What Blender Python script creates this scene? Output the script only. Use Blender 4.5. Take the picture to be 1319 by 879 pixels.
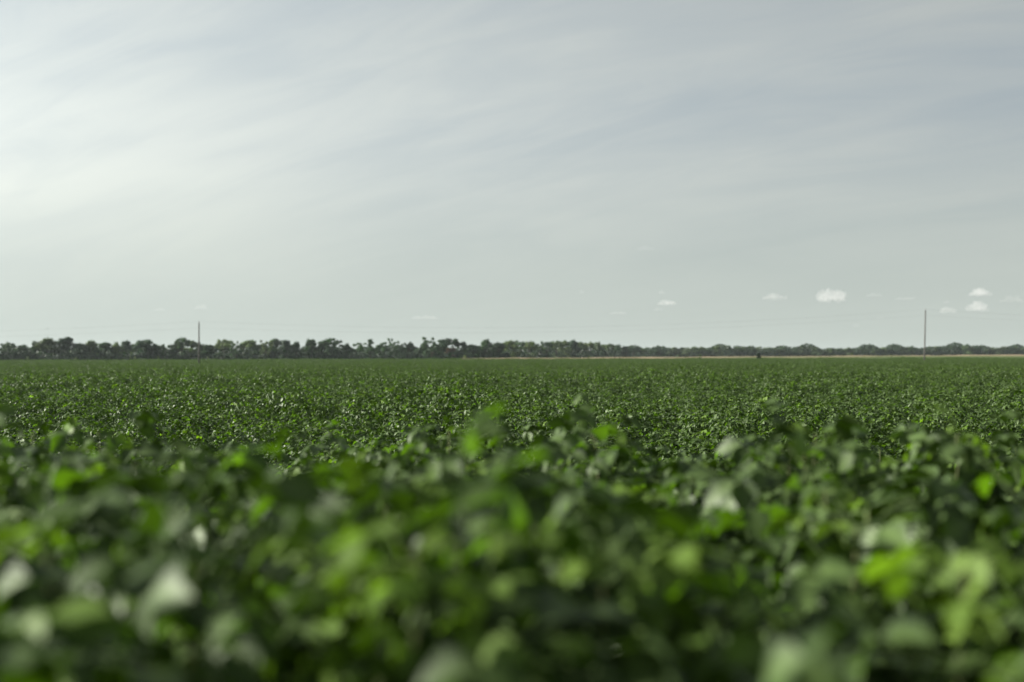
import bpy, bmesh, math, random
import numpy as np
from mathutils import Matrix, Vector, Euler

R = math.radians
SC = bpy.context.scene
for o in list(bpy.data.objects):
    bpy.data.objects.remove(o, do_unlink=True)
COL = SC.collection

# ------------------------------------------------------------------ camera
FPX = 1832.0                      # focal length in photo pixels (50 mm on 36 mm, 1319 px wide)
CX, CY = 659.5, 439.5
CAM_Z = 1.92
PITCH = math.degrees(math.atan(22.0 / FPX))
ROLL = -0.17
CAM_M = (Matrix.Translation((0, 0, CAM_Z)) @ Matrix.Rotation(R(90 + PITCH), 4, 'X')
         @ Matrix.Rotation(R(ROLL), 4, 'Z'))
cam_d = bpy.data.cameras.new('camera')
cam = bpy.data.objects.new('camera', cam_d)
COL.objects.link(cam)
cam.matrix_world = CAM_M
cam_d.lens = 50.0
cam_d.sensor_width = 36.0
cam_d.clip_start = 0.05
cam_d.clip_end = 80000
cam_d.dof.use_dof = True
cam_d.dof.focus_distance = 19.0
cam_d.dof.aperture_fstop = 1.6
cam_d.dof.aperture_blades = 0
SC.camera = cam


def ray(px, py):
    """unit-depth world direction through a photo pixel"""
    v = Vector(((px - CX) / FPX, -(py - CY) / FPX, -1.0))
    return CAM_M.to_3x3() @ v


def at_dist(px, py, d):
    """point at ground distance d along the pixel's direction"""
    v = ray(px, py)
    k = d / math.hypot(v.x, v.y)
    return Vector((v.x * k, v.y * k, CAM_Z + v.z * k))


# ------------------------------------------------------------------ sun + sky
SUN_AZ, SUN_EL = -82.0, 22.0     # degrees; azimuth from the view axis (+Y), negative = left
sdir = Vector((math.sin(R(SUN_AZ)) * math.cos(R(SUN_EL)),
               math.cos(R(SUN_AZ)) * math.cos(R(SUN_EL)), math.sin(R(SUN_EL))))
sun_d = bpy.data.lights.new('sun', 'SUN')
sun_d.energy = 5.0
sun_d.angle = R(0.6)
sun_d.color = (1.0, 0.96, 0.89)
sun = bpy.data.objects.new('sun', sun_d)
COL.objects.link(sun)
sun.rotation_euler = (-sdir).to_track_quat('-Z', 'Y').to_euler()

world = bpy.data.worlds.new('World')
SC.world = world
world.use_nodes = True
wn, wl = world.node_tree.nodes, world.node_tree.links
wn.clear()


def WN(t, **kw):
    n = wn.new(t)
    for k, v in kw.items():
        setattr(n, k, v)
    return n


def wmath(op, a, b=None):
    n = WN('ShaderNodeMath', operation=op)
    for i, v in enumerate((a, b)):
        if v is None:
            continue
        if isinstance(v, (int, float)):
            n.inputs[i].default_value = v
        else:
            wl.new(v, n.inputs[i])
    return n.outputs[0]


def wramp(fac, p0, p1, v0, v1):
    n = WN('ShaderNodeMapRange')
    n.interpolation_type = 'SMOOTHSTEP'
    n.inputs[1].default_value, n.inputs[2].default_value = p0, p1
    n.inputs[3].default_value, n.inputs[4].default_value = v0, v1
    wl.new(fac, n.inputs[0])
    return n.outputs[0]


sky = WN('ShaderNodeTexSky', sky_type='NISHITA')
sky.sun_disc = False
sky.sun_elevation = R(SUN_EL)
sky.sun_rotation = R(SUN_AZ)
sky.altitude = 60
sky.air_density = 1.0
sky.dust_density = 1.6
sky.ozone_density = 1.0
skyb = WN('ShaderNodeVectorMath', operation='SCALE')
wl.new(sky.outputs[0], skyb.inputs[0])
skyb.inputs['Scale'].default_value = 0.13
tc = WN('ShaderNodeTexCoord')
sep = WN('ShaderNodeSeparateXYZ')
wl.new(tc.outputs['Generated'], sep.inputs[0])
zc = wmath('MAXIMUM', sep.outputs[2], 0.0)
den = wmath('ADD', zc, 0.34)
uu = wmath('DIVIDE', sep.outputs[0], den)
vv = wmath('DIVIDE', sep.outputs[1], den)
comb = WN('ShaderNodeCombineXYZ')
wl.new(uu, comb.inputs[0])
wl.new(vv, comb.inputs[1])


def cirrus(scale, sx, sy, rot, off, detail, dist, rough=0.55):
    mp = WN('ShaderNodeMapping', vector_type='TEXTURE')
    mp.inputs['Location'].default_value = off
    mp.inputs['Rotation'].default_value = (0, 0, R(rot))
    mp.inputs['Scale'].default_value = (sx, sy, 1)
    wl.new(comb.outputs[0], mp.inputs[0])
    nz = WN('ShaderNodeTexNoise')
    nz.inputs['Scale'].default_value = scale
    nz.inputs['Detail'].default_value = detail
    nz.inputs['Roughness'].default_value = rough
    nz.inputs['Distortion'].default_value = dist
    wl.new(mp.outputs[0], nz.inputs['Vector'])
    return nz.outputs[0]


n_big = cirrus(1.5, 1.7, 1.0, 158, (0.35, 2.6, 0.0), 3, 0.5)
n_str = cirrus(2.6, 2.4, 0.85, 160, (7.3, 1.9, 0.0), 7, 0.8)
n_fin = cirrus(7.0, 3.0, 0.8, 150, (1.3, 5.2, 0.0), 9, 1.1, 0.62)
veil = wmath('ADD', wmath('MULTIPLY', wramp(n_big, 0.30, 0.70, 0, 1), 0.45),
             wmath('ADD', wmath('MULTIPLY', wramp(n_str, 0.30, 0.70, 0, 1), 0.32),
                   wmath('MULTIPLY', wramp(n_fin, 0.32, 0.70, 0, 1), 0.26)))
# a thicker bank of the same cloud lying to the left, towards the sun, with a ragged right edge
bu = wmath('ADD', uu, wmath('MULTIPLY', wmath('SUBTRACT', n_str, 0.5), 0.9))
bv = wmath('ADD', vv, wmath('MULTIPLY', wmath('SUBTRACT', n_big, 0.5), 0.8))
bank = wmath('MULTIPLY', wramp(bu, -0.62, -0.08, 1, 0), wmath('MULTIPLY', wramp(bv, 1.45, 2.1, 0, 1), wramp(bv, 2.3, 3.0, 1, 0)))
veil = wmath('MINIMUM', wmath('ADD', wmath('MULTIPLY', veil, 0.85), wmath('MULTIPLY', bank, 0.62)), 1.3)
# aureole: thin ice cloud scatters forward round the sun, fading away from it
sd = WN('ShaderNodeVectorMath', operation='DOT_PRODUCT')
wl.new(tc.outputs['Generated'], sd.inputs[0])
sd.inputs[1].default_value = sdir
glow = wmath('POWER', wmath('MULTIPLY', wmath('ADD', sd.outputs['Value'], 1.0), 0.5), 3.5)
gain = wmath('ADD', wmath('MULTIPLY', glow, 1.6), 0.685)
cc = WN('ShaderNodeMix', data_type='RGBA', clamp_factor=False)
cc.inputs[6].default_value = (0.50, 0.56, 0.585, 1)
cc.inputs[7].default_value = (0.72, 0.76, 0.72, 1)
wl.new(veil, cc.inputs[0])
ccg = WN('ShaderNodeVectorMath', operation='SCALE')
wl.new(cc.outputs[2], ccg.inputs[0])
wl.new(wmath('MULTIPLY', gain, wramp(zc, 0.10, 0.55, 1.03, 0.60)), ccg.inputs['Scale'])  # sky overhead, mostly out of view, darkened to cut fill and deepen shade
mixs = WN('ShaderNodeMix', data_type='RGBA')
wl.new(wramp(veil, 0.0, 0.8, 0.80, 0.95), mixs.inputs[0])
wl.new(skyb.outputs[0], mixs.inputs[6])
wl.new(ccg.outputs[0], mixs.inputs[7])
# low haze towards the horizon
hz = WN('ShaderNodeMix', data_type='RGBA')
wl.new(wramp(zc, 0.0, 0.17, 0.88, 0.0), hz.inputs[0])
wl.new(mixs.outputs[2], hz.inputs[6])
hcol = WN('ShaderNodeVectorMath', operation='SCALE')
hcol.inputs[0].default_value = (0.575, 0.640, 0.590)
wl.new(wmath('ADD', wmath('MULTIPLY', glow, 0.30), 0.91), hcol.inputs['Scale'])
wl.new(hcol.outputs[0], hz.inputs[7])
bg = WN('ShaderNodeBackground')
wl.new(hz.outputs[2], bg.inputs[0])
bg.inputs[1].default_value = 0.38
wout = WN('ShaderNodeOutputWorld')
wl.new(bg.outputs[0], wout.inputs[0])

SC.view_settings.view_transform = 'Standard'
SC.view_settings.look = 'None'
SC.view_settings.exposure = 1.4
SC.view_settings.gamma = 1.0
SC.view_settings.use_curve_mapping = False
SC.render.engine = 'CYCLES'
cy = SC.cycles
cy.max_bounces = 6
cy.diffuse_bounces = 3
cy.glossy_bounces = 2
cy.transmission_bounces = 4
cy.volume_bounces = 5
cy.transparent_max_bounces = 8
cy.use_denoising = True
cy.use_adaptive_sampling = False


# ------------------------------------------------------------------ helpers
def tag(o, label=None, cat=None, group=None, kind=None):
    if label:
        o['label'] = label
    if cat:
        o['category'] = cat
    if group:
        o['group'] = group
    if kind:
        o['kind'] = kind
    return o


def mesh_from(name, v, f, mat=None, smooth=False):
    m = bpy.data.meshes.new(name)
    m.from_pydata([tuple(p) for p in v], [], f)
    if mat:
        m.materials.append(mat)
    if smooth:
        m.polygons.foreach_set('use_smooth', [True] * len(m.polygons))
    m.update()
    return m


def link(name, mesh, parent=None):
    o = bpy.data.objects.new(name, mesh)
    COL.objects.link(o)
    if parent:
        o.parent = parent
    return o


class NT:
    def __init__(s, name):
        s.m = bpy.data.materials.new(name)
        s.m.use_nodes = True
        s.n, s.l = s.m.node_tree.nodes, s.m.node_tree.links
        s.n.clear()
        s.out = s.n.new('ShaderNodeOutputMaterial')

    def add(s, t, **kw):
        n = s.n.new(t)
        for k, v in kw.items():
            setattr(n, k, v)
        return n

    def set(s, sock, v):
        if isinstance(v, bpy.types.NodeSocket):
            s.l.new(v, sock)
        else:
            sock.default_value = v

    def math(s, op, a, b=0.0):
        n = s.add('ShaderNodeMath', operation=op)
        s.set(n.inputs[0], a)
        s.set(n.inputs[1], b)
        return n.outputs[0]

    def mix(s, f, a, b, blend='MIX'):
        n = s.add('ShaderNodeMix', data_type='RGBA', blend_type=blend)
        s.set(n.inputs[0], f)
        s.set(n.inputs[6], a)
        s.set(n.inputs[7], b)
        return n.outputs[2]

    def noise(s, scale, detail=3, vec=None, rough=0.5):
        n = s.add('ShaderNodeTexNoise')
        n.inputs['Scale'].default_value = scale
        n.inputs['Detail'].default_value = detail
        n.inputs['Roughness'].default_value = rough
        if vec is not None:
            s.l.new(vec, n.inputs['Vector'])
        return n.outputs[0]

    def rng(s, f, a, b, c, d):
        n = s.add('ShaderNodeMapRange')
        for i, v in enumerate((f, a, b, c, d)):
            s.set(n.inputs[i], v)
        return n.outputs[0]

    def pr(s, color, rough=0.6, spec=0.5, normal=None, tint=None):
        p = s.add('ShaderNodeBsdfPrincipled')
        s.set(p.inputs['Base Color'], color)
        s.set(p.inputs['Roughness'], rough)
        p.inputs['Specular IOR Level'].default_value = spec
        if tint:
            p.inputs['Specular Tint'].default_value = tint
        if normal is not None:
            s.l.new(normal, p.inputs['Normal'])
        return p.outputs[0]

    def bump(s, h, strength, dist):
        b = s.add('ShaderNodeBump')
        b.inputs['Strength'].default_value = strength
        b.inputs['Distance'].default_value = dist
        s.l.new(h, b.inputs['Height'])
        return b.outputs[0]

    def end(s, sh):
        s.l.new(sh, s.out.inputs['Surface'])
        return s.m


# ------------------------------------------------------------------ materials
def leaf_material(name, dark, light, trans, tfac, rough, spec):
    t = NT(name)
    a = t.add('ShaderNodeAttribute', attribute_name='lr')
    oi = t.add('ShaderNodeObjectInfo')
    rnd = t.math('FRACT', t.math('ADD', a.outputs['Fac'], oi.outputs['Random']))
    tcn = t.add('ShaderNodeTexCoord')
    nz = t.noise(22.0, 2, tcn.outputs['Object'])
    base = t.mix(rnd, dark, light)
    base = t.mix(t.rng(nz, 0.35, 0.75, 0.0, 0.45), base, light)
    mid = t.add('ShaderNodeAttribute', attribute_name='vein')
    base = t.mix(t.math('MULTIPLY', mid.outputs['Fac'], 0.35), base, (0.16, 0.24, 0.07, 1))
    r2 = t.math('FRACT', t.math('MULTIPLY', rnd, 7.31))
    nb = t.bump(t.noise(60.0, 3, tcn.outputs['Object']), 0.5, 0.005)
    p = t.pr(base, t.rng(r2, 0, 1, rough - 0.07, rough + 0.08), spec, nb, (0.93, 1.0, 0.82, 1))
    tr = t.add('ShaderNodeBsdfTranslucent')
    t.set(tr.inputs[0], t.mix(r2, trans, tuple(c * 0.55 for c in trans[:3]) + (1,)))
    ms = t.add('ShaderNodeMixShader')
    r3 = t.math('FRACT', t.math('MULTIPLY', rnd, 13.7))
    t.set(ms.inputs[0], t.rng(r3, 0.68, 0.82, tfac * 0.5, min(tfac * 2.4, 0.45)))   # thinner and thicker leaves
    t.l.new(p, ms.inputs[1])
    t.l.new(tr.outputs[0], ms.inputs[2])
    return t.end(ms.outputs[0])


M_LEAF = leaf_material('leaf_green', (0.004, 0.011, 0.004, 1), (0.031, 0.054, 0.015, 1),
                       (0.13, 0.29, 0.006, 1), 0.15, 0.50, 0.18)
M_YOUNG = leaf_material('leaf_young', (0.040, 0.080, 0.007, 1), (0.075, 0.125, 0.014, 1),
                        (0.18, 0.35, 0.012, 1), 0.33, 0.55, 0.14)

t = NT('stem_green')
M_STEM = t.end(t.pr(t.mix(t.noise(40), (0.07, 0.11, 0.03, 1), (0.16, 0.16, 0.06, 1)), 0.6, 0.3))

t = NT('soil')
g = t.add('ShaderNodeNewGeometry')
M_SOIL = t.end(t.pr(t.mix(t.noise(3.0, 6, g.outputs['Position']), (0.030, 0.022, 0.015, 1), (0.085, 0.062, 0.042, 1)), 0.95, 0.2,
                    t.bump(t.noise(18.0, 5, g.outputs['Position']), 0.8, 0.03)))

t = NT('bank_grass')
g = t.add('ShaderNodeNewGeometry')
sp = t.add('ShaderNodeSeparateXYZ')
t.l.new(g.outputs['Position'], sp.inputs[0])
dry = t.mix(t.noise(0.9, 5, g.outputs['Position']), (0.18, 0.14, 0.085, 1), (0.27, 0.215, 0.135, 1))
grn = t.mix(t.noise(0.6, 4, g.outputs['Position']), (0.055, 0.080, 0.026, 1), (0.09, 0.112, 0.042, 1))
# grass stays green on the lower face towards the right, dry along the rest
side = t.rng(t.math('ADD', sp.outputs[0], t.math('MULTIPLY', t.noise(0.03, 3, g.outputs['Position']), 60.0)), 90.0, 150.0, 0.0, 1.0)
low = t.rng(t.math('ADD', sp.outputs[2], t.math('MULTIPLY', t.noise(0.05, 3, g.outputs['Position']), 0.3)), 2.2, 2.5, 1.0, 0.0)
M_BANK = t.end(t.pr(t.mix(t.math('MULTIPLY', side, low), dry, grn), 0.95, 0.1))


def foliage_mat(name, mul=1.0):
    t = NT(name)
    a = t.add('ShaderNodeAttribute', attribute_name='lr')
    oi = t.add('ShaderNodeObjectInfo')
    c = t.mix(1.0, oi.outputs['Color'], t.mix(a.outputs['Fac'], (0.6, 0.6, 0.6, 1), (1.35, 1.35, 1.25, 1)), 'MULTIPLY')
    p = t.pr(c, 0.6, 0.25)
    tr = t.add('ShaderNodeBsdfTranslucent')
    t.l.new(t.mix(1.0, c, (1.5, 1.8, 0.6, 1), 'MULTIPLY'), tr.inputs[0])
    ms = t.add('ShaderNodeMixShader')
    ms.inputs[0].default_value = 0.22
    t.l.new(p, ms.inputs[1])
    t.l.new(tr.outputs[0], ms.inputs[2])
    return t.end(ms.outputs[0])


M_CROWN = foliage_mat('tree_foliage')
t = NT('bark')
M_BARK = t.end(t.pr(t.mix(t.noise(3, 4), (0.035, 0.027, 0.020, 1), (0.08, 0.062, 0.05, 1)), 0.9, 0.2))
t = NT('weathered_pole')
tcn = t.add('ShaderNodeTexCoord')
mp = t.add('ShaderNodeMapping')
mp.inputs['Scale'].default_value = (14, 14, 0.6)
t.l.new(tcn.outputs['Object'], mp.inputs[0])
M_POLE = t.end(t.pr(t.mix(t.noise(2.0, 5, mp.outputs[0]), (0.055, 0.052, 0.046, 1), (0.12, 0.115, 0.10, 1)), 0.85, 0.2))
t = NT('porcelain')
M_INS = t.end(t.pr((0.10, 0.07, 0.05, 1), 0.25, 0.5))
t = NT('galvanised')
M_STEEL = t.end(t.pr((0.30, 0.31, 0.31, 1), 0.5, 0.5))
t = NT('wire')
M_WIRE = t.end(t.pr((0.10, 0.10, 0.10, 1), 0.6, 0.4))
t = NT('bird_feathers')
M_BIRD = t.end(t.pr((0.02, 0.02, 0.022, 1), 0.7, 0.3))

# ------------------------------------------------------------------ ground
def sstep(t_):
    t_ = min(1.0, max(0.0, t_))
    return t_ * t_ * (3 - 2 * t_)


def elev(x, y):
    """the field falls away from the raised edge where the camera stands and rises again very slowly far off"""
    near = 0.62 * sstep((13.8 + 0.8 * math.sin(x * .31 + 1.0) + .6 * math.sin(x * .83) - y) / 8.5)
    return near + 0.62 * sstep((y - 230.0) / 260.0)


NX = [-60000, -20000, -6000, -2000, -800, -300, -100] + [-40 + 1.0 * i for i in range(81)] + [100, 300, 800, 2000, 6000, 20000, 60000]
NY = [-60000, -6000, -1000, -200, -20, 0, 3] + [4 + 0.6 * i for i in range(25)] + [20, 40, 100, 200] + [230 + 13 * i for i in range(21)] + [800, 2000, 6000, 20000, 60000]
v = [(x, y, elev(x, y)) for y in NY for x in NX]
f = [(j * len(NX) + i, j * len(NX) + i + 1, (j + 1) * len(NX) + i + 1, (j + 1) * len(NX) + i)
     for j in range(len(NY) - 1) for i in range(len(NX) - 1)]
tag(link('ground', mesh_from('ground', v, f, M_SOIL)), kind='structure')

# grass bank rising behind the field towards the right
rng = np.random.default_rng(4)
A = at_dist(500, 461, 575)
B = at_dist(1500, 459, 505)
A2 = Vector((A.x, A.y, 0))
B2 = Vector((B.x, B.y, 0))
dirv = (B2 - A2)
perp = Vector((-dirv.y, dirv.x, 0)).normalized()
NU, prof = 220, [(-95, -0.02), (-60, .26), (-30, .62), (-10, .88), (-2, .985), (2, 1.0), (10, .96), (40, .55), (90, -0.02)]
v, f = [], []
for i in range(NU):
    u = i / (NU - 1)
    crest = 1.75 + 0.95 * u + 0.05 * math.sin(u * 41) + 0.04 * math.sin(u * 97 + 1)
    crest *= min(1.0, u * 9)
    for k, (off, h) in enumerate(prof):
        p = A2 + dirv * u + perp * off
        j = rng.normal(0, 0.04) if 0 < k < len(prof) - 1 else 0
        v.append((p.x, p.y, max(crest * h + j, -0.02) if h > 0 else -0.02))
K = len(prof)
for i in range(NU - 1):
    for k in range(K - 1):
        f.append((i * K + k, (i + 1) * K + k, (i + 1) * K + k + 1, i * K + k + 1))
tag(link('grass_bank', mesh_from('grass_bank', v, f, M_BANK, True)), kind='structure')


# ------------------------------------------------------------------ leaf geometry
def leaflet(length, width, fold, droop, wave, rs):
    """one ovate pointed leaflet along +Y from the origin; returns verts, faces, vein flags"""
    ts = [0.0, 0.22, 0.5, 0.78, 1.0]
    ws = [0.10, 0.86, 1.0, 0.52, 0.02]
    V, F, S = [], [], []
    for t_, w_ in zip(ts, ws):
        y = length * (t_ - 0.12 * droop * t_ * t_)
        zc = -length * 0.5 * droop * t_ * t_
        hw = width * 0.5 * w_
        for s in (-1, 0, 1):
            z = zc + abs(s) * hw * fold + s * 0 + (rs.uniform(-1, 1) * wave * length if s and 0 < t_ < 1 else 0)
            V.append((s * hw * math.sqrt(max(0.0, 1 - fold * fold * 0.5)), y, z))
            S.append(1.0 if s == 0 else 0.0)
    for i in range(4):
        for s in (0, 1):
            a = i * 3 + s
            F.append((a, a + 1, a + 4, a + 3))
    return V, F, S


def trifoliate(seed, size=1.0, pet=0.13, rise=0.08, droop=0.6):
    rs = random.Random(seed)
    V, F, S = [], [], []
    # petiole: a three-sided tube from the stem (origin) to the blade
    tip = Vector((0, pet, rise))
    for c, r in ((Vector((0, 0, 0)), 0.0028), (tip * 0.55 + Vector((0, 0, 0.012)), 0.0022), (tip, 0.0018)):
        for k in range(3):
            a = k * 2.0944
            V.append((c.x + r * math.cos(a), c.y, c.z + r * math.sin(a)))
            S.append(1.0)
    for i in range(2):
        for k in range(3):
            a, b = i * 3 + k, i * 3 + (k + 1) % 3
            F.append((a, b, b + 3, a + 3))
    for ang, sc in ((0, 1.0), (R(78 + rs.uniform(-10, 10)), 0.9), (-R(78 + rs.uniform(-10, 10)), 0.9)):
        lv, lf, ls = leaflet(0.088 * size * sc, 0.066 * size * sc, rs.uniform(0.05, 0.55),
                             droop * rs.uniform(0.4, 1.5), 0.085, rs)
        m = (Matrix.Translation(tip + Vector((0, 0.018 if ang == 0 else 0.0, 0)))
             @ Matrix.Rotation(ang, 4, 'Z') @ Matrix.Rotation(R(rs.uniform(-38, 8)), 4, 'X')
             @ Matrix.Rotation(R(rs.uniform(-35, 35)), 4, 'Y'))
        o = len(V)
        V += [tuple(m @ Vector(p)) for p in lv]
        F += [tuple(i + o for i in q) for q in lf]
        S += ls
    return np.array(V), F, np.array(S)


LEAF_GEO = [trifoliate(10 + i, 1.0, 0.12 + 0.02 * (i % 3), 0.05 + 0.03 * (i % 4), 0.4 + 0.25 * (i % 3)) for i in range(7)]
YOUNG_GEO = [trifoliate(40 + i, 0.62, 0.05, 0.045, 0.1) for i in range(3)]
ALL_GEO = LEAF_GEO + YOUNG_GEO
NL = len(LEAF_GEO)


def geo_mesh(name, geo, mat, lr):
    m = mesh_from(name, geo[0], geo[1], mat, True)
    at = m.attributes.new('lr', 'FLOAT', 'POINT')
    at.data.foreach_set('value', np.full(len(geo[0]), lr, dtype=np.float32))
    at = m.attributes.new('vein', 'FLOAT', 'POINT')
    at.data.foreach_set('value', geo[2].astype(np.float32))
    return m


LEAF_MESH = [geo_mesh('leaf', g_, M_LEAF if i < NL else M_YOUNG, (i * 0.37) % 1) for i, g_ in enumerate(ALL_GEO)]


def plant_leaves(rs, H, n, spread=1.0, young=0.16, lo=0.35, big=1.0):
    """list of (matrix, geometry index) of the leaves of one plant of height H, base at the origin"""
    out = []
    az = rs.uniform(0, 6.28)
    lean = (rs.uniform(-.07, .07), rs.uniform(-.07, .07))
    for i in range(n):
        t_ = lo + (1 - lo) * max(0.0, (i + rs.uniform(-.3, .3)) / (n - 1)) ** 0.75
        t_ = min(max(t_, lo), 1.0)
        az += 2.4 + rs.uniform(-.4, .4)
        rad = (1 - 0.75 * t_) * 0.20 * spread * rs.uniform(0.1, 1.0)
        p = Vector((lean[0] * t_ + math.cos(az + 1.57) * rad, lean[1] * t_ + math.sin(az + 1.57) * rad, H * t_ - 0.06))
        is_y = t_ > 0.9 and rs.random() < young * 3.5 or rs.random() < young * 0.35
        g_ = NL + rs.randrange(3) if is_y else rs.randrange(NL)
        s = rs.uniform(0.72, 1.18) * (1.0 if is_y else (1.12 - 0.30 * max(0, t_ - 0.7) / 0.3))
        m = (Matrix.Translation(p) @ Matrix.Rotation(az, 4, 'Z') @ Matrix.Rotation(R(rs.gauss(-12, 23)), 4, 'X')
             @ Matrix.Rotation(R(rs.gauss(0, 26)), 4, 'Y') @ Matrix.Scale(s * big, 4))
        out.append((m, g_))
    return out, lean


def stem_geo(H, lean):
    V, F = [], []
    for t_, r in ((0, .006), (.5, .005), (.97, .0025)):
        for k in range(5):
            a = k * 1.2566
            V.append((lean[0] * t_ + r * math.cos(a), lean[1] * t_ + r * math.sin(a), H * t_ - .03 * (t_ > 0)))
    for i in range(2):
        for k in range(5):
            a, b = i * 5 + k, i * 5 + (k + 1) % 5
            F.append((a, b, b + 5, a + 5))
    return V, F


# canopy height over the field: slow swells plus the uneven tops of the rows
_rs = random.Random(21)
WAVES = [(_rs.uniform(0, 6.28), _rs.uniform(0, 6.28), wl_, am) for wl_, am in
         ((0.95, .055), (1.5, .070), (2.3, .045), (3.3, .03), (5.2, .04), (9.0, .045), (17.0, .05), (31.0, .05), (60.0, .05))]


# lusher and thinner spots of the near canopy: (photo x, distance, height, spread)
MOUNDS = [(110, 3.8, .12, .45), (530, 3.1, .12, .38), (1150, 5.2, .13, .6), (1240, 3.0, .10, .4), (820, 6.5, .08, .6),
          (330, 5.0, -.14, .6), (900, 3.6, -.12, .5), (640, 4.6, -.12, .5), (300, 8.5, -.12, .9), (1000, 8.0, -.12, .8)]


def canopy(x, y):
    h = 0.85
    for a, ph, wl_, am in WAVES:
        h += am * np.sin((x * math.cos(a) + y * math.sin(a)) * 6.283 / wl_ + ph)
        h += 0.6 * am * np.sin((x * math.cos(a + 1.9) + y * math.sin(a + 1.9)) * 6.283 / (wl_ * .73) + ph * 2.1)
    for px, d, am, sg in MOUNDS:
        mx, my = (px - CX) / FPX * d, d
        h = h + am * np.exp(-((x - mx) ** 2 + (y - my) ** 2) / (2 * sg * sg))
    return h


# ------------------------------------------------------------------ individual crop plants (nearest 300)
def build_plant(loc, H, rs, n, label, group=None, spread=1.0, young=0.16, lo=0.35, big=1.0):
    root = bpy.data.objects.new('crop_plant', None)
    COL.objects.link(root)
    root.empty_display_size = 0.1
    root.location = loc
    root.rotation_euler = (0, 0, rs.uniform(0, 6.28))
    tag(root, label, 'crop plant', group)
    lv, lean = plant_leaves(rs, H, n, spread, young, lo, big)
    sv, sf = stem_geo(H, lean)
    link('stem', mesh_from('stem', sv, sf, M_STEM, True), root)
    for m, g_ in lv:
        o = bpy.data.objects.new('leaf', LEAF_MESH[g_])
        COL.objects.link(o)
        o.parent = root
        o.matrix_local = m
    return root


rs = random.Random(5)
# the tall blurred plants close to the lens: (photo x, photo y of the top, distance, leaves, young share, label)
TALL = [
    (528, 556, 2.05, 30, 0.55, 'tallest blurred crop plant left of centre with bright yellow green top leaves'),
    (492, 572, 2.30, 26, 0.45, 'blurred leafy crop plant close against the left of the bright tallest plant'),
    (566, 576, 2.35, 26, 0.10, 'dark blurred crop plant close against the right of the bright tallest plant'),
    (78, 566, 2.30, 24, 0.22, 'blurred tall crop plant near the left edge with a pale top leaf'),
    (215, 575, 2.20, 26, 0.06, 'dark blurred crop plant rising left, right of the pale topped plant at the edge'),
    (437, 668, 1.95, 24, 0.34, 'blurred crop plant low left of centre with vivid green and whitish leaves'),
    (640, 700, 1.90, 22, 0.12, 'blurred crop plant low in the centre with one broad pale leaf'),
    (965, 676, 2.15, 24, 0.12, 'blurred crop plant right of centre with a pale leaf on top'),
    (1185, 604, 2.30, 26, 0.26, 'tall blurred crop plant at right with one glowing yellow green leaf'),
    (1296, 655, 1.62, 24, 0.05, 'big dark very blurred crop plant at the right edge'),
    (1095, 548, 5.20, 24, 0.25, 'half blurred crop plant standing above its neighbours at right'),
    (745, 610, 3.30, 24, 0.36, 'blurred crop plant right of centre with bright green tips'),
    (372, 590, 3.60, 22, 0.20, 'half blurred crop plant left of centre, standing out above the row behind'),
    (182, 715, 2.00, 22, 0.30, 'blurred crop plant low at left with bright green leaves'),
]
used = []
for px, py, d, n, yg, lab in TALL:
    p = at_dist(px, py, d)
    build_plant((p.x, p.y, elev(p.x, p.y)), p.z - elev(p.x, p.y) - 0.09, rs, n + 14, lab, None, 1.25, yg, 0.45, 1.12)
    used.append((p.x, p.y))
N_IND = 300 - len(TALL)
cell = 0.385
cand = []
for iy in range(2, 40):
    for ix in range(-20, 21):
        x = (ix + rs.uniform(-.38, .38)) * cell
        y = (iy + rs.uniform(-.38, .38)) * cell
        d = math.hypot(x, y)
        if d < 1.75 or abs(x) > y * 0.372 + 0.22:
            continue
        if any((x - a) ** 2 + (y - b) ** 2 < 0.05 for a, b in used):
            continue
        cand.append((d, x, y))
cand.sort()
IND_R = cand[N_IND][0]
for d, x, y in cand[:N_IND]:
    H = min(canopy(x, y) + rs.gauss(0, 0.075), 1.08)
    ww = 'left' if x < -y * .12 else 'right' if x > y * .12 else 'centre'
    if d < 5:
        lab, gr = 'blurred leafy crop plant of the near canopy, %s part of the foreground' % ww, 'near crop plants, ' + ww
    else:
        lab, gr = 'nearly sharp leafy crop plant beyond the blurred ones, %s part of the field' % ww, 'crop plants beyond the blur, ' + ww
    build_plant((x, y, elev(x, y)), H, rs, 40 if d < 6 else 34, lab, gr, 1.2, 0.06 + 0.10 * (rs.random() < .25), 0.45, 1.0 + 0.2 * sstep((9.0 - d) / 6.0))


# ------------------------------------------------------------------ the rest of the field: one mass
def merged_mesh(name, items, lod=None):
    """items: (matrix, geometry index); one mesh with two materials"""
    Vs, Fs, Ls, Ss, Ms = [], [], [], [], []
    o = 0
    rr = random.Random(name)
    for m, g_ in items:
        V, F, S = ALL_GEO[g_]
        M3 = np.array(m.to_3x3())
        T = np.array(m.translation)
        Vs.append(V @ M3.T + T)
        Fs += [tuple(i + o for i in q) for q in F]
        Ls.append(np.full(len(V), rr.random(), dtype=np.float32))
        Ss.append(S)
        Ms += [0 if g_ < NL else 1] * len(F)
        o += len(V)
    m = bpy.data.meshes.new(name)
    m.from_pydata(np.concatenate(Vs).tolist(), [], Fs)
    m.materials.append(M_LEAF)
    m.materials.append(M_YOUNG)
    m.polygons.foreach_set('material_index', Ms)
    m.polygons.foreach_set('use_smooth', [True] * len(Fs))
    a = m.attributes.new('lr', 'FLOAT', 'POINT')
    a.data.foreach_set('value', np.concatenate(Ls))
    a = m.attributes.new('vein', 'FLOAT', 'POINT')
    a.data.foreach_set('value', np.concatenate(Ss).astype(np.float32))
    m.update()
    return m


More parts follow.
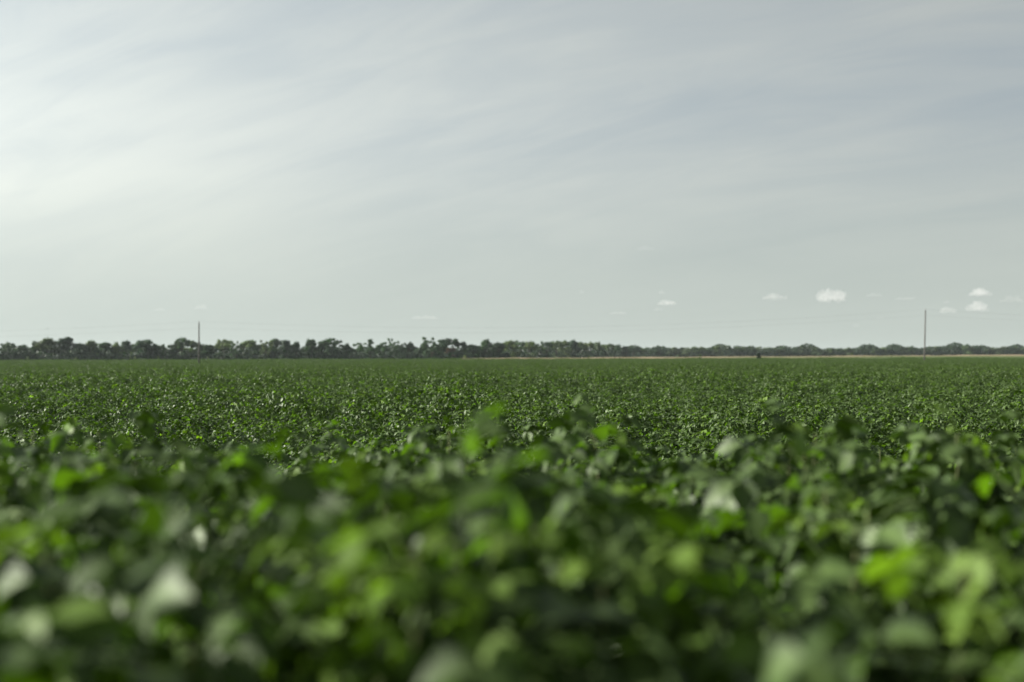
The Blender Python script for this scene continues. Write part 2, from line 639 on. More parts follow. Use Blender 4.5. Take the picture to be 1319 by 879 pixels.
PC = bpy.data.collections.new('canopy_pieces')
NEAR, FAR = 1.15, 4.2
for i in range(5):
    items = []
    rp = random.Random(100 + i)
    for ix in range(3):
        for iy in range(3):
            x = (ix - 1 + rp.uniform(-.4, .4)) * NEAR / 3
            y = (iy - 1 + rp.uniform(-.4, .4)) * NEAR / 3
            lv, _ = plant_leaves(rp, 0.95 + rp.gauss(0, .12), 40, 1.2, 0.08, 0.55, .90)
            r = Matrix.Translation((x, y, 0)) @ Matrix.Rotation(rp.uniform(0, 6.28), 4, 'Z')
            items += [(r @ m, g_) for m, g_ in lv]
    PC.objects.link(bpy.data.objects.new('a_near_%d' % i, merged_mesh('canopy_near_%d' % i, items)))
for i in range(4):
    items = []
    rp = random.Random(200 + i)
    nn = 10
    for ix in range(nn):
        for iy in range(nn):
            x = (ix - (nn - 1) / 2 + rp.uniform(-.45, .45)) * FAR / nn
            y = (iy - (nn - 1) / 2 + rp.uniform(-.45, .45)) * FAR / nn
            lv, _ = plant_leaves(rp, 0.95 + rp.gauss(0, .12), 20, 1.2, 0.08, 0.66, .90)
            r = Matrix.Translation((x, y, 0)) @ Matrix.Rotation(rp.uniform(0, 6.28), 4, 'Z')
            items += [(r @ m, g_) for m, g_ in lv]
    PC.objects.link(bpy.data.objects.new('b_far_%d' % i, merged_mesh('canopy_far_%d' % i, items)))

pts, idx, rot, scl = [], [], [], []
rf = np.random.default_rng(9)
SWITCH = 62.0
# near pieces
n1 = int(SWITCH / NEAR) + 2
for iy in range(-3, n1):
    for ix in range(-60, 61):
        x, y = (ix + rf.uniform(-.2, .2)) * NEAR, (iy + rf.uniform(-.2, .2)) * NEAR
        d = math.hypot(x, y)
        if d > SWITCH or d < 2.0 or abs(x) > max(y, 0) * 0.62 + 4.5:
            continue
        if d < IND_R + 0.30 and abs(x) < y * 0.372 + 0.50 and y > 0:
            continue
        pts.append((x, y, elev(x, y)))
        idx.append(rf.integers(0, 5))
        rot.append(rf.uniform(0, 6.28))
        scl.append((1.08, 1.08, canopy(x, y) / 0.95))


def field_end(x):
    return 515 - 0.30 * max(-60, min(x, 260))


n2 = int(560 / FAR) + 2
for iy in range(8, n2):
    for ix in range(-110, 111):
        x, y = (ix + rf.uniform(-.12, .12)) * FAR, (iy + rf.uniform(-.12, .12)) * FAR
        d = math.hypot(x, y)
        if d < SWITCH - 1.0 or y > field_end(x) or abs(x) > y * 0.60 + 4:
            continue
        pts.append((x, y, elev(x, y)))
        idx.append(5 + rf.integers(0, 4))
        rot.append(rf.integers(0, 4) * 1.5708 + rf.uniform(-.2, .2))
        scl.append((1.08, 1.08, canopy(x, y) / 0.95))

pm = bpy.data.meshes.new('crop_canopy')
pm.from_pydata(pts, [], [])
a = pm.attributes.new('piece', 'INT', 'POINT')
a.data.foreach_set('value', np.array(idx, dtype=np.int32))
a = pm.attributes.new('turn', 'FLOAT', 'POINT')
a.data.foreach_set('value', np.array(rot, dtype=np.float32))
a = pm.attributes.new('size', 'FLOAT_VECTOR', 'POINT')
a.data.foreach_set('vector', np.array(scl, dtype=np.float32).ravel())
pm.materials.append(M_LEAF)
field = link('crop_canopy', pm)
tag(field, 'dense green crop canopy stretching back to the far trees', 'crop field', kind='stuff')
ng = bpy.data.node_groups.new('canopy_scatter', 'GeometryNodeTree')
ng.interface.new_socket('Geometry', in_out='INPUT', socket_type='NodeSocketGeometry')
ng.interface.new_socket('Geometry', in_out='OUTPUT', socket_type='NodeSocketGeometry')
gi, go = ng.nodes.new('NodeGroupInput'), ng.nodes.new('NodeGroupOutput')
ci = ng.nodes.new('GeometryNodeCollectionInfo')
ci.inputs['Collection'].default_value = PC
ci.inputs['Separate Children'].default_value = True
ci.inputs['Reset Children'].default_value = True
ip = ng.nodes.new('GeometryNodeInstanceOnPoints')
ip.inputs['Pick Instance'].default_value = True
na = {}
for nm, ty in (('piece', 'INT'), ('turn', 'FLOAT'), ('size', 'FLOAT_VECTOR')):
    n = ng.nodes.new('GeometryNodeInputNamedAttribute')
    n.data_type = ty
    n.inputs['Name'].default_value = nm
    na[nm] = n.outputs['Attribute']
cx = ng.nodes.new('ShaderNodeCombineXYZ')
ng.links.new(na['turn'], cx.inputs[2])
ng.links.new(gi.outputs[0], ip.inputs['Points'])
ng.links.new(ci.outputs[0], ip.inputs['Instance'])
ng.links.new(na['piece'], ip.inputs['Instance Index'])
ng.links.new(cx.outputs[0], ip.inputs['Rotation'])
ng.links.new(na['size'], ip.inputs['Scale'])
ng.links.new(ip.outputs[0], go.inputs[0])
md = field.modifiers.new('scatter', 'NODES')
md.node_group = ng


# ------------------------------------------------------------------ trees
def tube(V, F, p0, p1, r0, r1, n=5):
    p0, p1 = Vector(p0), Vector(p1)
    ax = (p1 - p0).normalized()
    s = ax.orthogonal().normalized()
    u = ax.cross(s)
    o = len(V)
    for p, r in ((p0, r0), (p1, r1)):
        for k in range(n):
            a = 6.2832 * k / n
            V.append(tuple(p + s * (r * math.cos(a)) + u * (r * math.sin(a))))
    for k in range(n):
        F.append((o + k, o + (k + 1) % n, o + n + (k + 1) % n, o + n + k))


def crown_geo(kind, seed):
    """crown (leaf faces) and trunk with limbs for a tree 1 wide (x, y in -.5..5) and 1 high"""
    rr = random.Random(seed)
    blobs = []                                  # centre, radius xy, radius z
    if kind == 'dense':
        for k in range(44):
            z = rr.uniform(.08, .90)
            w = 1.0 if z < .40 else max(0.10, 1 - ((z - .40) / .52) ** 2) ** .65
            a, q = rr.uniform(0, 6.28), math.sqrt(rr.random()) * .42 * w
            blobs.append(((math.cos(a) * q, math.sin(a) * q, z), rr.uniform(.09, .16), rr.uniform(.07, .12)))
        dens = 80
    elif kind == 'open':
        for k in range(22):
            z = rr.uniform(.40, .93)
            a, q = rr.uniform(0, 6.28), math.sqrt(rr.random()) * .40
            blobs.append(((math.cos(a) * q, math.sin(a) * q, z), rr.uniform(.07, .13), rr.uniform(.04, .075)))
        for k in range(12):
            a, q = rr.uniform(0, 6.28), math.sqrt(rr.random()) * .38
            blobs.append(((math.cos(a) * q, math.sin(a) * q, rr.uniform(.08, .38)), .14, .10))
        dens = 52
    elif kind == 'thin':
        for k in range(26):
            z = rr.uniform(.10, .95)
            w = .9 - .75 * z
            a, q = rr.uniform(0, 6.28), math.sqrt(rr.random()) * .42 * w
            blobs.append(((math.cos(a) * q, math.sin(a) * q, z), rr.uniform(.08, .16), rr.uniform(.04, .07)))
        dens = 50
    else:                                       # 'broad': arching head of leaves on a bare stem, scrub below
        for k in range(30):
            a, q = rr.uniform(0, 6.28), math.sqrt(rr.random()) * .43
            z = .90 - .95 * q * q + rr.uniform(-.16, .05)
            blobs.append(((math.cos(a) * q, math.sin(a) * q, z), rr.uniform(.07, .12), rr.uniform(.045, .08)))
        for k in range(12):
            a, q = rr.uniform(0, 6.28), math.sqrt(rr.random()) * .36
            blobs.append(((math.cos(a) * q, math.sin(a) * q, rr.uniform(.08, .34)), .15, .11))
        dens = 52
    V, F, L = [], [], []
    for (c, rx, rz) in blobs:
        lv = rr.random()
        for k in range(dens):
            d = Vector((rr.gauss(0, 1), rr.gauss(0, 1), rr.gauss(0, 1))).normalized() * (0.35 + 0.75 * rr.random())
            p = Vector((c[0] + d.x * rx, c[1] + d.y * rx, max(.015, c[2] + d.z * rz)))
            nrm = (Vector((d.x, d.y, d.z * 1.2 + .35)) + Vector((rr.gauss(0, .5), rr.gauss(0, .5), rr.gauss(0, .5)))).normalized()
            s = nrm.orthogonal().normalized()
            s = Matrix.Rotation(rr.uniform(0, 6.28), 3, nrm) @ s
            u = nrm.cross(s)
            w, h = rr.uniform(.024, .048), rr.uniform(.018, .034)
            o = len(V)
            V += [tuple(p + s * w), tuple(p + u * h), tuple(p - s * w * .9), tuple(p - u * h * 1.1)]
            F.append((o, o + 1, o + 2, o + 3))
            L += [min(1, max(0, lv + rr.uniform(-.25, .25)))] * 4
    TV, TF = [], []
    top = Vector((rr.uniform(-.04, .04), rr.uniform(-.04, .04), .55))
    tube(TV, TF, (0, 0, 0), top * .5, .026, .021, 7)
    tube(TV, TF, top * .5, top, .021, .014, 7)
    for (c, rx, rz) in blobs[::3]:
        if c[2] > .3:
            z0 = rr.uniform(.18, min(.52, c[2] - .08))
            tube(TV, TF, top * (z0 / .55), c, .009, .004, 4)
    return V, F, L, TV, TF


CROWN = {}
for kind, cnt in (('dense', 6), ('open', 4), ('thin', 3), ('broad', 3)):
    CROWN[kind] = []
    for k in range(cnt):
        V, F, L, TV, TF = crown_geo(kind, kind + str(k))
        cm = mesh_from('crown', V, F, M_CROWN)
        a = cm.attributes.new('lr', 'FLOAT', 'POINT')
        a.data.foreach_set('value', np.array(L, dtype=np.float32))
        CROWN[kind].append((cm, mesh_from('trunk', TV, TF, M_BARK, True)))

TC = {'dark': (0.020, 0.048, 0.022, 1), 'mid': (0.034, 0.076, 0.026, 1), 'olive': (0.085, 0.125, 0.042, 1),
      'pale': (0.120, 0.160, 0.060, 1), 'rust': (0.12, 0.07, 0.045, 1), 'far': (0.075, 0.115, 0.050, 1)}
rt = random.Random(77)


def tree(px, top, w, d, kind, col, label=None, group='trees of the far treeline', name='tree', base=0.0, cat='tree'):
    p = at_dist(px, top, d)
    H = max(p.z - base, 0.5)
    W = w * d / FPX
    root = bpy.data.objects.new(name, None)
    COL.objects.link(root)
    root.location = (p.x, p.y, base)
    root.rotation_euler = (0, 0, rt.uniform(0, 6.28))
    root.scale = (W, W, H)
    cm, tm = rt.choice(CROWN[kind])
    c = link('crown', cm, root)
    j = rt.uniform(.80, 1.22) * 0.85
    b = TC[col]
    c.color = (b[0] * j, b[1] * j * rt.uniform(.95, 1.05), b[2] * j, 1)
    link('trunk', tm, root)
    tag(root, label, cat, group)
    return root


def tl_dist(px):
    """distance of the tree line: near on the left, receding to the right"""
    if px < 640:
        return 655
    if px < 860:
        return 655 + (px - 640) / 220 * 420
    return 1075 + (px - 860) / 460 * 260


# (x, top y, width, kind, colour) read off the photograph
ROW = [
    (-14, 441, 26, 'dense', 'mid'), (9, 441, 18, 'open', 'mid'), (30, 445, 28, 'dense', 'mid'), (46, 438.5, 14, 'dense', 'dark'),
    (61, 435.5, 26, 'dense', 'olive'), (84, 433.5, 30, 'dense', 'dark'), (103, 442, 20, 'dense', 'mid'),
    (117, 438.5, 20, 'dense', 'olive'), (134, 440.5, 24, 'dense', 'mid'), (149, 440.5, 18, 'dense', 'olive'),
    (163, 438.5, 16, 'dense', 'dark'), (176, 440, 14, 'dense', 'olive'), (187, 436.5, 26, 'dense', 'dark'),
    (200, 442, 14, 'dense', 'dark'), (210, 443, 8, 'thin', 'mid'), (222, 443, 20, 'dense', 'dark'),
    (235, 433, 16, 'broad', 'mid'), (248, 438.5, 28, 'dense', 'olive'), (269, 444, 20, 'dense', 'mid'),
    (289, 436.5, 22, 'broad', 'olive'), (304, 438.5, 12, 'open', 'mid'), (321, 438, 28, 'dense', 'olive'),
    (342, 437.5, 16, 'open', 'olive'), (356, 436, 26, 'dense', 'mid'), (368, 437, 14, 'dense', 'dark'),
    (382, 440, 13, 'dense', 'mid'), (401, 437, 22, 'dense', 'mid'), (414, 441, 12, 'dense', 'mid'),
    (427, 434, 24, 'broad', 'mid'), (430, 446, 26, 'dense', 'dark'), (446, 442, 18, 'dense', 'mid'),
    (463, 440, 18, 'open', 'mid'), (477, 436.5, 16, 'thin', 'mid'), (495, 440, 18, 'open', 'mid'),
    (507, 435, 12, 'open', 'mid'), (516, 444, 14, 'dense', 'mid'), (526, 439.5, 14, 'broad', 'dark'),
    (540, 449, 18, 'dense', 'mid'), (547, 438, 9, 'thin', 'mid'), (556, 433.5, 20, 'open', 'mid'),
    (568, 441, 16, 'dense', 'mid'), (581, 435, 30, 'broad', 'dark'), (580, 447.5, 16, 'dense', 'rust'),
    (607, 443, 26, 'dense', 'dark'), (626, 436.5, 20, 'dense', 'mid'), (642, 441, 22, 'dense', 'dark'),
    (657, 438.5, 22, 'dense', 'olive'),
]
LOOK = {'dense': 'rounded', 'open': 'sparse gappy', 'thin': 'narrow spiky', 'broad': 'broad-headed'}
TINT = {'dark': 'dark', 'mid': 'grey green', 'olive': 'olive', 'rust': 'rusty brown', 'far': 'grey green', 'pale': 'pale green'}
ORD = ['first', 'second', 'third', 'fourth', 'fifth', 'sixth', 'seventh', 'eighth', 'ninth', 'tenth', 'eleventh', 'twelfth',
       'thirteenth', 'fourteenth', 'fifteenth', 'sixteenth', 'seventeenth', 'eighteenth', 'nineteenth', 'twentieth']


def ordinal(n):
    if n <= 20:
        return ORD[n - 1]
    tens = {2: 'twenty', 3: 'thirty', 4: 'forty'}[n // 10]
    return tens + '-' + ORD[n % 10 - 1] if n % 10 else {3: 'thirtieth', 4: 'fortieth'}[n // 10]


left = sorted([r for r in ROW if r[0] < 256], key=lambda r: -r[0])
right = sorted([r for r in ROW if r[0] >= 256], key=lambda r: r[0])
for side_, lst in (('left', left), ('right', right)):
    for k, (x, ty, w, kd, cl) in enumerate(lst):
        lab = '%s %s tree in the far treeline, %s %s of the left pole' % (TINT[cl], LOOK[kd], ordinal(k + 1), side_)
        tree(x, ty, w * 1.45, tl_dist(x) + rt.uniform(-9, 9), kd, cl, lab)

# the wood receding to the right: tops follow the skyline read off the photograph
SKY = [(668, 438.5), (675, 437.5), (690, 440.5), (705, 439.5), (720, 437), (733, 438), (748, 439), (765, 440.5), (780, 441.5),
       (795, 444.5), (808, 445.5), (820, 447), (832, 448), (845, 445.8), (860, 447), (877, 447), (895, 445.5), (910, 447),
       (930, 444.6), (940, 443.6), (960, 445.6), (975, 444.8), (990, 447.4), (1010, 446.5), (1033, 445), (1052, 447),
       (1080, 447.5), (1100, 446.5), (1115, 445.8), (1140, 446.5), (1160, 447.4), (1175, 444.6), (1188, 447.4), (1200, 445),
       (1225, 444.2), (1246, 442.8), (1262, 445), (1280, 445.6), (1300, 444.8), (1345, 445)]
xs = [670.0]
while xs[-1] < 1345:
    xs.append(xs[-1] + rt.uniform(9, 14) * (1.0 if xs[-1] < 830 else 0.85))
mid_n, far_n, post_n = 0, 0, 0
ex = {1175: 'small round tree standing above the far wood just left of the right pole',
      1246: 'tallest tree of the far wood at right of the right pole'}
for x in xs:
    ty = np.interp(x, [s[0] for s in SKY], [s[1] for s in SKY]) + rt.uniform(-.3, .9) + (.9 if x > 990 else 0)
    cl = rt.choice(['far', 'mid', 'olive', 'far', 'dark'])
    kd = rt.choice(['dense', 'dense', 'dense', 'broad', 'open'] if x < 835 else ['dense', 'dense', 'open'])
    w = rt.uniform(18, 25)
    if x < 835:
        mid_n += 1
        lab = '%s %s tree of the dense central wood, %s from its left end' % (TINT[cl], LOOK[kd], ordinal(mid_n))
    elif x < 1190:
        far_n += 1
        lab = '%s %s tree of the distant wood, %s right of the skyline dip' % (TINT[cl], LOOK[kd], ordinal(far_n))
    else:
        post_n += 1
        lab = '%s %s tree of the distant wood, %s right of the right pole' % (TINT[cl], LOOK[kd], ordinal(post_n))
    tree(x, ty, w, tl_dist(x) + rt.uniform(-15, 15), kd, cl, lab, 'trees of the wood receding to the right')
for x, lab in ex.items():
    ty = np.interp(x, [s[0] for s in SKY], [s[1] for s in SKY])
    tree(x, ty, 9 if x == 1175 else 15, tl_dist(x) - 12, 'broad' if x == 1175 else 'dense', 'mid', lab,
         'trees of the wood receding to the right')
# second rank closing the gaps low down
x = -30.0
while x < 1350:
    if x < 660:
        ty = rt.uniform(443, 448)
    else:
        ty = np.interp(x, [s[0] for s in SKY], [s[1] for s in SKY]) + rt.uniform(.8, 2.4)
    if not 377 < x < 388:
        tree(x, ty, rt.uniform(24, 34), tl_dist(x) + rt.uniform(35, 60), rt.choice(['dense', 'open']), rt.choice(['dark', 'dark', 'mid']),
             'dark tree in the second rank behind the far treeline', 'second rank of the far treeline')
    x += rt.uniform(12, 17)
# the treeline goes on beyond both edges of the picture
x = -45.0
while x > -620:
    tree(x, rt.uniform(435, 444), rt.uniform(24, 36), tl_dist(x) + rt.uniform(-9, 20), rt.choice(['dense', 'dense', 'open', 'broad']),
         rt.choice(['dark', 'mid', 'olive']), 'tree of the far treeline beyond the left edge of the picture', 'trees beyond the left edge')
    x -= rt.uniform(13, 19)
x = 1352.0
while x < 1800:
    tree(x, rt.uniform(444.5, 447), rt.uniform(18, 26), tl_dist(x) + rt.uniform(-9, 20), 'dense', rt.choice(['dark', 'mid', 'far']),
         'tree of the distant wood beyond the right edge of the picture', 'trees beyond the right edge')
    x += rt.uniform(10, 14)
# far bluish ridge of trees seen in the dip
for k, x in enumerate((812, 824, 836, 848, 858, 868)):
    tree(x, 447.6 + .25 * (k % 2), 18, 2100 + 30 * k, 'dense', 'far', 'hazy tree of the farthest wood seen in the dip right of centre',
         'trees of the farthest wood')

# undergrowth closing the foot of the wood
V, F, L = [], [], []
ru = random.Random(31)
for k in range(60000):
    x = ru.uniform(-620, 1800) if k % 3 == 0 else ru.uniform(-40, 1360)
    if 384 < x < 389 and ru.random() < .5:
        continue
    d = tl_dist(x) + ru.uniform(-7, 22)
    b = at_dist(x, 461, d)
    hmax = (4.2 + 3.0 * abs(math.sin(x * .083) * math.sin(x * .031 + 1))) * d / 655
    p = Vector((b.x, b.y, ru.random() * hmax))
    nrm = Vector((ru.gauss(0, .6), ru.gauss(-.5, .6), ru.gauss(.6, .5))).normalized()
    s = nrm.orthogonal().normalized()
    s = Matrix.Rotation(ru.uniform(0, 6.28), 3, nrm) @ s
    u = nrm.cross(s)
    q = ru.uniform(.3, .65) * d / 655
    o = len(V)
    V += [tuple(p + s * q), tuple(p + u * q * .8), tuple(p - s * q), tuple(p - u * q * .8)]
    F.append((o, o + 1, o + 2, o + 3))
    L += [ru.random()] * 4
um = mesh_from('undergrowth', V, F, M_CROWN)
a = um.attributes.new('lr', 'FLOAT', 'POINT')
a.data.foreach_set('value', np.array(L, dtype=np.float32))
uo = link('undergrowth', um)
uo.color = (0.016, 0.034, 0.016, 1)
tag(uo, 'dark scrubby undergrowth along the foot of the far treeline', 'undergrowth', kind='stuff')

# lone bushes and weeds along the far field edge
for px, ty, w, d, kd, cl, lab in [
    (977, 453.4, 7.0, 392, 'dense', 'dark', 'dark round bush alone on the dry grass strip, right of centre'),
    (902, 455.6, 4.0, 396, 'thin', 'olive', 'thin olive shrub on the dry grass strip, left of the dark bush'),
    (168, 455.5, 3.4, 520, 'thin', 'pale', 'pale narrow shrub at the foot of the left treeline, right of the big dark crown'),
    (174, 459.2, 4.0, 520, 'dense', 'pale', 'low pale shrub next to the narrow pale shrub at left'),
    (204, 458.4, 3.2, 520, 'dense', 'pale', 'pale green shrub at the field edge left of the left pole'),
    (268, 459.3, 4.0, 520, 'dense', 'pale', 'pale green shrub at the field edge just right of the left pole'),
    (36, 459.2, 5.0, 520, 'dense', 'olive', 'low olive shrub at the field edge near the left side'),
    (98, 459.8, 8.0, 520, 'dense', 'pale', 'low pale shrub below the tall dark tree at left'),
    (599, 457.6, 8.0, 560, 'dense', 'pale', 'pale green bush below the treeline just left of the picture centre'),
    (1098, 454.0, 4.0, 640, 'dense', 'pale', 'pale bush before the distant wood left of the right pole'),
    (1148, 456.4, 3.0, 420, 'thin', 'olive', 'tiny shrub on the green bank just left of the right pole'),
]:
    base = 0.0
    tree(px, ty, w, d, kd, cl, lab, None, 'shrub', base, 'shrub')


# ------------------------------------------------------------------ poles, wires, posts
def lathe(prof_, n=12):
    V, F = [], []
    for z, r in prof_:
        for k in range(n):
            a = 6.2832 * k / n
            V.append((r * math.cos(a), r * math.sin(a), z))
    for i in range(len(prof_) - 1):
        for k in range(n):
            a, b = i * n + k, i * n + (k + 1) % n
            F.append((a, b, b + n, a + n))
    F.append(tuple(range(n))[::-1])
    F.append(tuple((len(prof_) - 1) * n + k for k in range(n)))
    return V, F


def utility_pole(px, top, d, lean, label):
    p = at_dist(px, top, d)
    H = p.z
    root = bpy.data.objects.new('utility_pole', None)
    COL.objects.link(root)
    root.location = (p.x - math.tan(lean) * H, p.y, 0)
    root.rotation_euler = (0, lean, 0)
    tag(root, label, 'utility pole', 'utility poles in the field')
    V, F = lathe([(-.02, .165), (H * .3, .155), (H * .7, .135), (H - .35, .125), (H - .31, .12)], 14)
    link('shaft', mesh_from('shaft', V, F, M_POLE, True), root)
    V, F = lathe([(H - .33, .03), (H - .12, .03)], 8)
    pin = link('pin', mesh_from('pin', V, F, M_STEEL, True), root)
    V, F = lathe([(H - .16, .05), (H - .13, .085), (H - .08, .085), (H - .06, .05), (H - .03, .06), (H, .03)], 10)
    link('insulator', mesh_from('insulator', V, F, M_INS, True), root)
    z = H - 1.45
    V, F = [], []
    tube(V, F, (0, .10, z), (0, -.32, z), .028, .028, 6)
    br = link('bracket', mesh_from('bracket', V, F, M_STEEL), root)
    V, F = lathe([(z + .01, .03), (z + .03, .065), (z + .09, .065), (z + .12, .03)], 10)
    V = [(a_, b_ - .25, c_) for a_, b_, c_ in V]
    link('insulator', mesh_from('insulator', V, F, M_INS, True), br)
    V, F = [], []
    tube(V, F, (-.02, -.168, .2), (-.02, -.13, H - .6), .012, .012, 4)
    link('ground_wire', mesh_from('ground_wire', V, F, M_STEEL), root)
    return Vector((p.x, p.y, H)), Vector((p.x, p.y - .25, H - 1.35))


PL = utility_pole(256.3, 414.2, 300, 0.0, 'thin brown wooden utility pole rising left in the field before the trees')
PR = utility_pole(1192.2, 398.6, 326, R(1.7), 'thin tan leaning utility pole at right, sunlit on its left side')
step = Vector((PR[0].x - PL[0].x, PR[0].y - PL[0].y, 0))
for k, nm, sag in ((0, 'upper', 2.5), (1, 'lower', 2.2)):
    ps = []
    a_, b_ = PL[k], PR[k]
    ends = [a_ - step + Vector((0, 0, -.4)), a_, b_, b_ + step + Vector((0, 0, -.2))]
    for s in range(3):
        for j in range(24):
            u = j / 24
            p = ends[s].lerp(ends[s + 1], u)
            ps.append(p - Vector((0, 0, 4 * sag * u * (1 - u))))
    ps.append(ends[3])
    V, F = [], []
    n = 4
    for p in ps:
        for q in range(n):
            an = 6.2832 * q / n
            V.append((p.x, p.y + 0.0065 * math.cos(an), p.z + .0065 * math.sin(an)))
    for i in range(len(ps) - 1):
        for q in range(n):
            c_, d_ = i * n + q, i * n + (q + 1) % n
            F.append((c_, d_, d_ + n, c_ + n))
    tag(link('power_line', mesh_from('power_line', V, F, M_WIRE)),
        '%s of the two faint sagging wires strung between the poles' % nm, 'wire')

for px, lab in ((791.6, 'left of two tiny brown posts on the dry grass strip'), (798.0, 'right of two tiny brown posts on the dry grass strip')):
    d = 476
    p = at_dist(px, 459.0, d)
    V, F = lathe([(0, .16), (p.z - .1, .15), (p.z, .09)], 8)
    o = link('fence_post', mesh_from('fence_post', V, F, M_BARK))
    o.location = (p.x, p.y, 0)
    tag(o, lab, 'post', 'fence posts')


# ------------------------------------------------------------------ birds
def bird(px, py, d, span, yaw, label):
    p = at_dist(px, py, d)
    root = bpy.data.objects.new('bird', None)
    COL.objects.link(root)
    root.location = p
    root.rotation_euler = (0, R(12), yaw)
    root.scale = (span, span, span)
    tag(root, label, 'bird', 'birds in the sky')
    V, F = [], []
    prof_ = [(-.30, .004), (-.22, .035), (-.08, .065), (.06, .06), (.14, .04), (.19, .045), (.24, .028), (.30, .004)]
    for y, r in prof_:
        for k in range(8):
            a_ = 6.2832 * k / 8
            V.append((r * math.cos(a_), y, r * .85 * math.sin(a_)))
    for i in range(len(prof_) - 1):
        for k in range(8):
            c_, d_ = i * 8 + k, i * 8 + (k + 1) % 8
            F.append((c_, d_, d_ + 8, c_ + 8))
    link('body', mesh_from('body', V, F, M_BIRD, True), root)
    for s in (-1, 1):
        st = [(0.03, .08, -.09, .01), (.2, .11, -.08, .07), (.36, .07, -.10, .07), (.5, -.03, -.10, .03)]
        V, F = [], []
        for x, y0, y1, z in st:
            V += [(s * x, y0, z + .008), (s * x, y1, z), (s * x, y1, z - .006), (s * x, y0, z - .008)]
        for i in range(3):
            for k in range(4):
                c_, d_ = i * 4 + k, i * 4 + (k + 1) % 4
                F.append((c_, d_, d_ + 4, c_ + 4))
        F += [(0, 1, 2, 3), (12, 13, 14, 15)]
        link('wing', mesh_from('wing', V, F, M_BIRD), root)
    link('tail', mesh_from('tail', [(-.02, -.26, .006), (.02, -.26, .006), (.06, -.44, .004), (-.06, -.44, .004),
                                    (-.02, -.26, -.006), (.02, -.26, -.006), (.06, -.44, -.004), (-.06, -.44, -.004)],
                           [(0, 1, 2, 3), (7, 6, 5, 4), (0, 4, 5, 1), (1, 5, 6, 2), (2, 6, 7, 3), (3, 7, 4, 0)], M_BIRD), root)


bird(60.7, 423.3, 210, .42, R(60), 'tiny dark bird flying above the trees at far left')
bird(1014.5, 295.2, 330, .5, R(-40), 'faint speck of a bird high in the grey sky right of centre')


# ------------------------------------------------------------------ small cumulus clouds, real lumps of vapour far off
def cloud(px, py, w, h, op, label, k):
    D = 12000.0
    p = at_dist(px, py, D)
    W, H = w * D / FPX, h * 1.25 * D / FPX
    rr = random.Random(900 + k)
    bm = bmesh.new()
    nb = 7 if w > 15 else 4
    for i in range(nb):
        u = (i + .5) / nb * 2 - 1
        env = math.sqrt(max(0.05, 1 - u * u))
        r = H * .66 * env * rr.uniform(.38, 1.0)
        m = (Matrix.Translation((u * W * .42, rr.uniform(-.15, .15) * W, -H * .30 + r * .62))
             @ Matrix.Diagonal((max(r, W / nb * .75), max(r, W * .2), r * .8, 1)))
        bmesh.ops.create_icosphere(bm, subdivisions=3, radius=1.0, matrix=m)
    me = bpy.data.meshes.new('cloud')
    bm.to_mesh(me)
    bm.free()
    # merge the lumps into one closed skin, then roughen it
    o = link('cloud', me)
    o.location = p
    o.rotation_euler = (0, 0, math.atan2(p.y, p.x) - math.pi / 2)
    rm = o.modifiers.new('remesh', 'REMESH')
    rm.mode = 'VOXEL'
    rm.voxel_size = max(H / 18, W / 60)
    tx = bpy.data.textures.new('cloud_noise', 'CLOUDS')
    tx.noise_scale = H * .28
    tx.noise_depth = 3
    dm = o.modifiers.new('puff', 'DISPLACE')
    dm.texture = tx
    dm.strength = H * .75
    dm.mid_level = .55
    dm.texture_coords = 'LOCAL'
    t = NT('cloud_vapour')
    pv = t.add('ShaderNodeVolumePrincipled')
    pv.inputs['Color'].default_value = (1.0, 1.0, 1.0, 1)
    pv.inputs['Density'].default_value = (op if op > .3 else op * .62) * 0.36 / H
    pv.inputs['Anisotropy'].default_value = 0.0
    t.l.new(pv.outputs[0], t.out.inputs['Volume'])
    me.materials.append(t.m)
    tag(o, label, 'cloud', 'small cumulus clouds near the horizon')


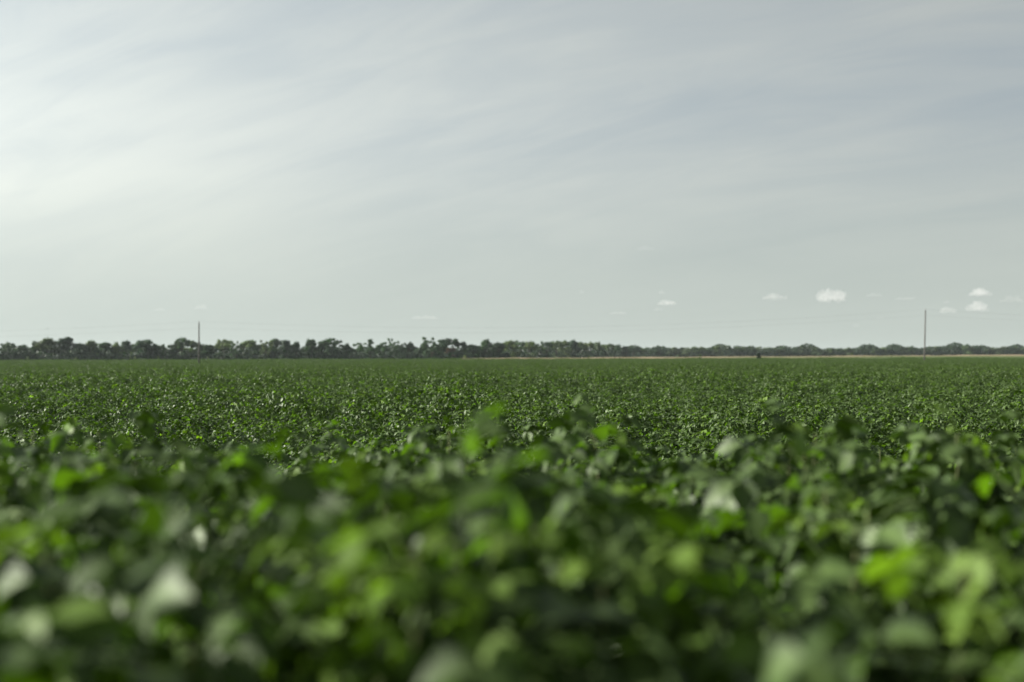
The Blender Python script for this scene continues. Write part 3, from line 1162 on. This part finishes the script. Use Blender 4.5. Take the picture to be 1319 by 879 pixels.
CL = [
    (1071, 381.5, 36, 16, 1.0, 'brightest puffy white cloud, left of the right pole'),
    (998, 382.5, 34, 9, .35, 'flat pale cloud left of the brightest cloud'),
    (1126, 380, 22, 5, .16, 'thin wisp of cloud right of the brightest cloud'),
    (1165, 384, 28, 5, .18, 'thin wisp of cloud just left of the right pole top'),
    (1263, 377, 30, 9, .6, 'upper white cloud of the pair near the right edge'),
    (1258, 396, 28, 11, .6, 'lower dome-shaped white cloud of the pair near the right edge'),
    (1221, 400, 22, 8, .45, 'small white cloud just right of the right pole top'),
    (1219, 389, 8, 4, .25, 'tiny puff above the small cloud by the right pole'),
    (1304, 386, 34, 8, .2, 'thin pale cloud at the right edge'),
    (859, 390, 26, 7, .45, 'small white cloud right of centre above two smaller puffs'),
    (848, 398.5, 12, 5, .3, 'small puff under the cloud right of centre'),
    (853, 377, 10, 4, .25, 'small puff over the cloud right of centre'),
    (796, 403, 24, 4, .18, 'thin flat wisp low over the wood right of centre'),
    (831, 320, 26, 6, .08, 'faint wisp alone high above the other small clouds'),
    (750, 376.5, 7, 5, .15, 'faint tiny puff right of the centre line'),
    (259, 396, 20, 6, .22, 'faint small cloud above the left pole'),
    (206, 399, 14, 3.5, .14, 'faint sliver of cloud left of the left pole'),
    (548, 409, 40, 5, .14, 'faint long wisp left of centre above the trees'),
    (1103, 419.5, 8, 5, .15, 'faint tiny puff low left of the right pole'),
    (1133, 409.5, 8, 4, .15, 'faint tiny puff halfway up left of the right pole'),
]
for k, (x, y, w, h, op, lab) in enumerate(CL):
    cloud(x, y, w, h, op, lab, k)

# ------------------------------------------------------------------ air
HZ = True
if HZ:
    x0, x1, y0, y1, z0, z1 = -2600, 2600, -400, 2900, -1.0, 24.0
    v = [(x, y, z) for z in (z0, z1) for y in (y0, y1) for x in (x0, x1)]
    f = [(0, 2, 3, 1), (4, 5, 7, 6), (0, 1, 5, 4), (2, 6, 7, 3), (0, 4, 6, 2), (1, 3, 7, 5)]
    t = NT('air')
    pv = t.add('ShaderNodeVolumePrincipled')
    pv.inputs['Color'].default_value = (0.84, 0.95, 0.96, 1)
    pv.inputs['Density'].default_value = 0.00005
    pv.inputs['Anisotropy'].default_value = 0.2
    t.l.new(pv.outputs[0], t.out.inputs['Volume'])
    tag(link('haze', mesh_from('haze', v, f, t.m)), kind='stuff')
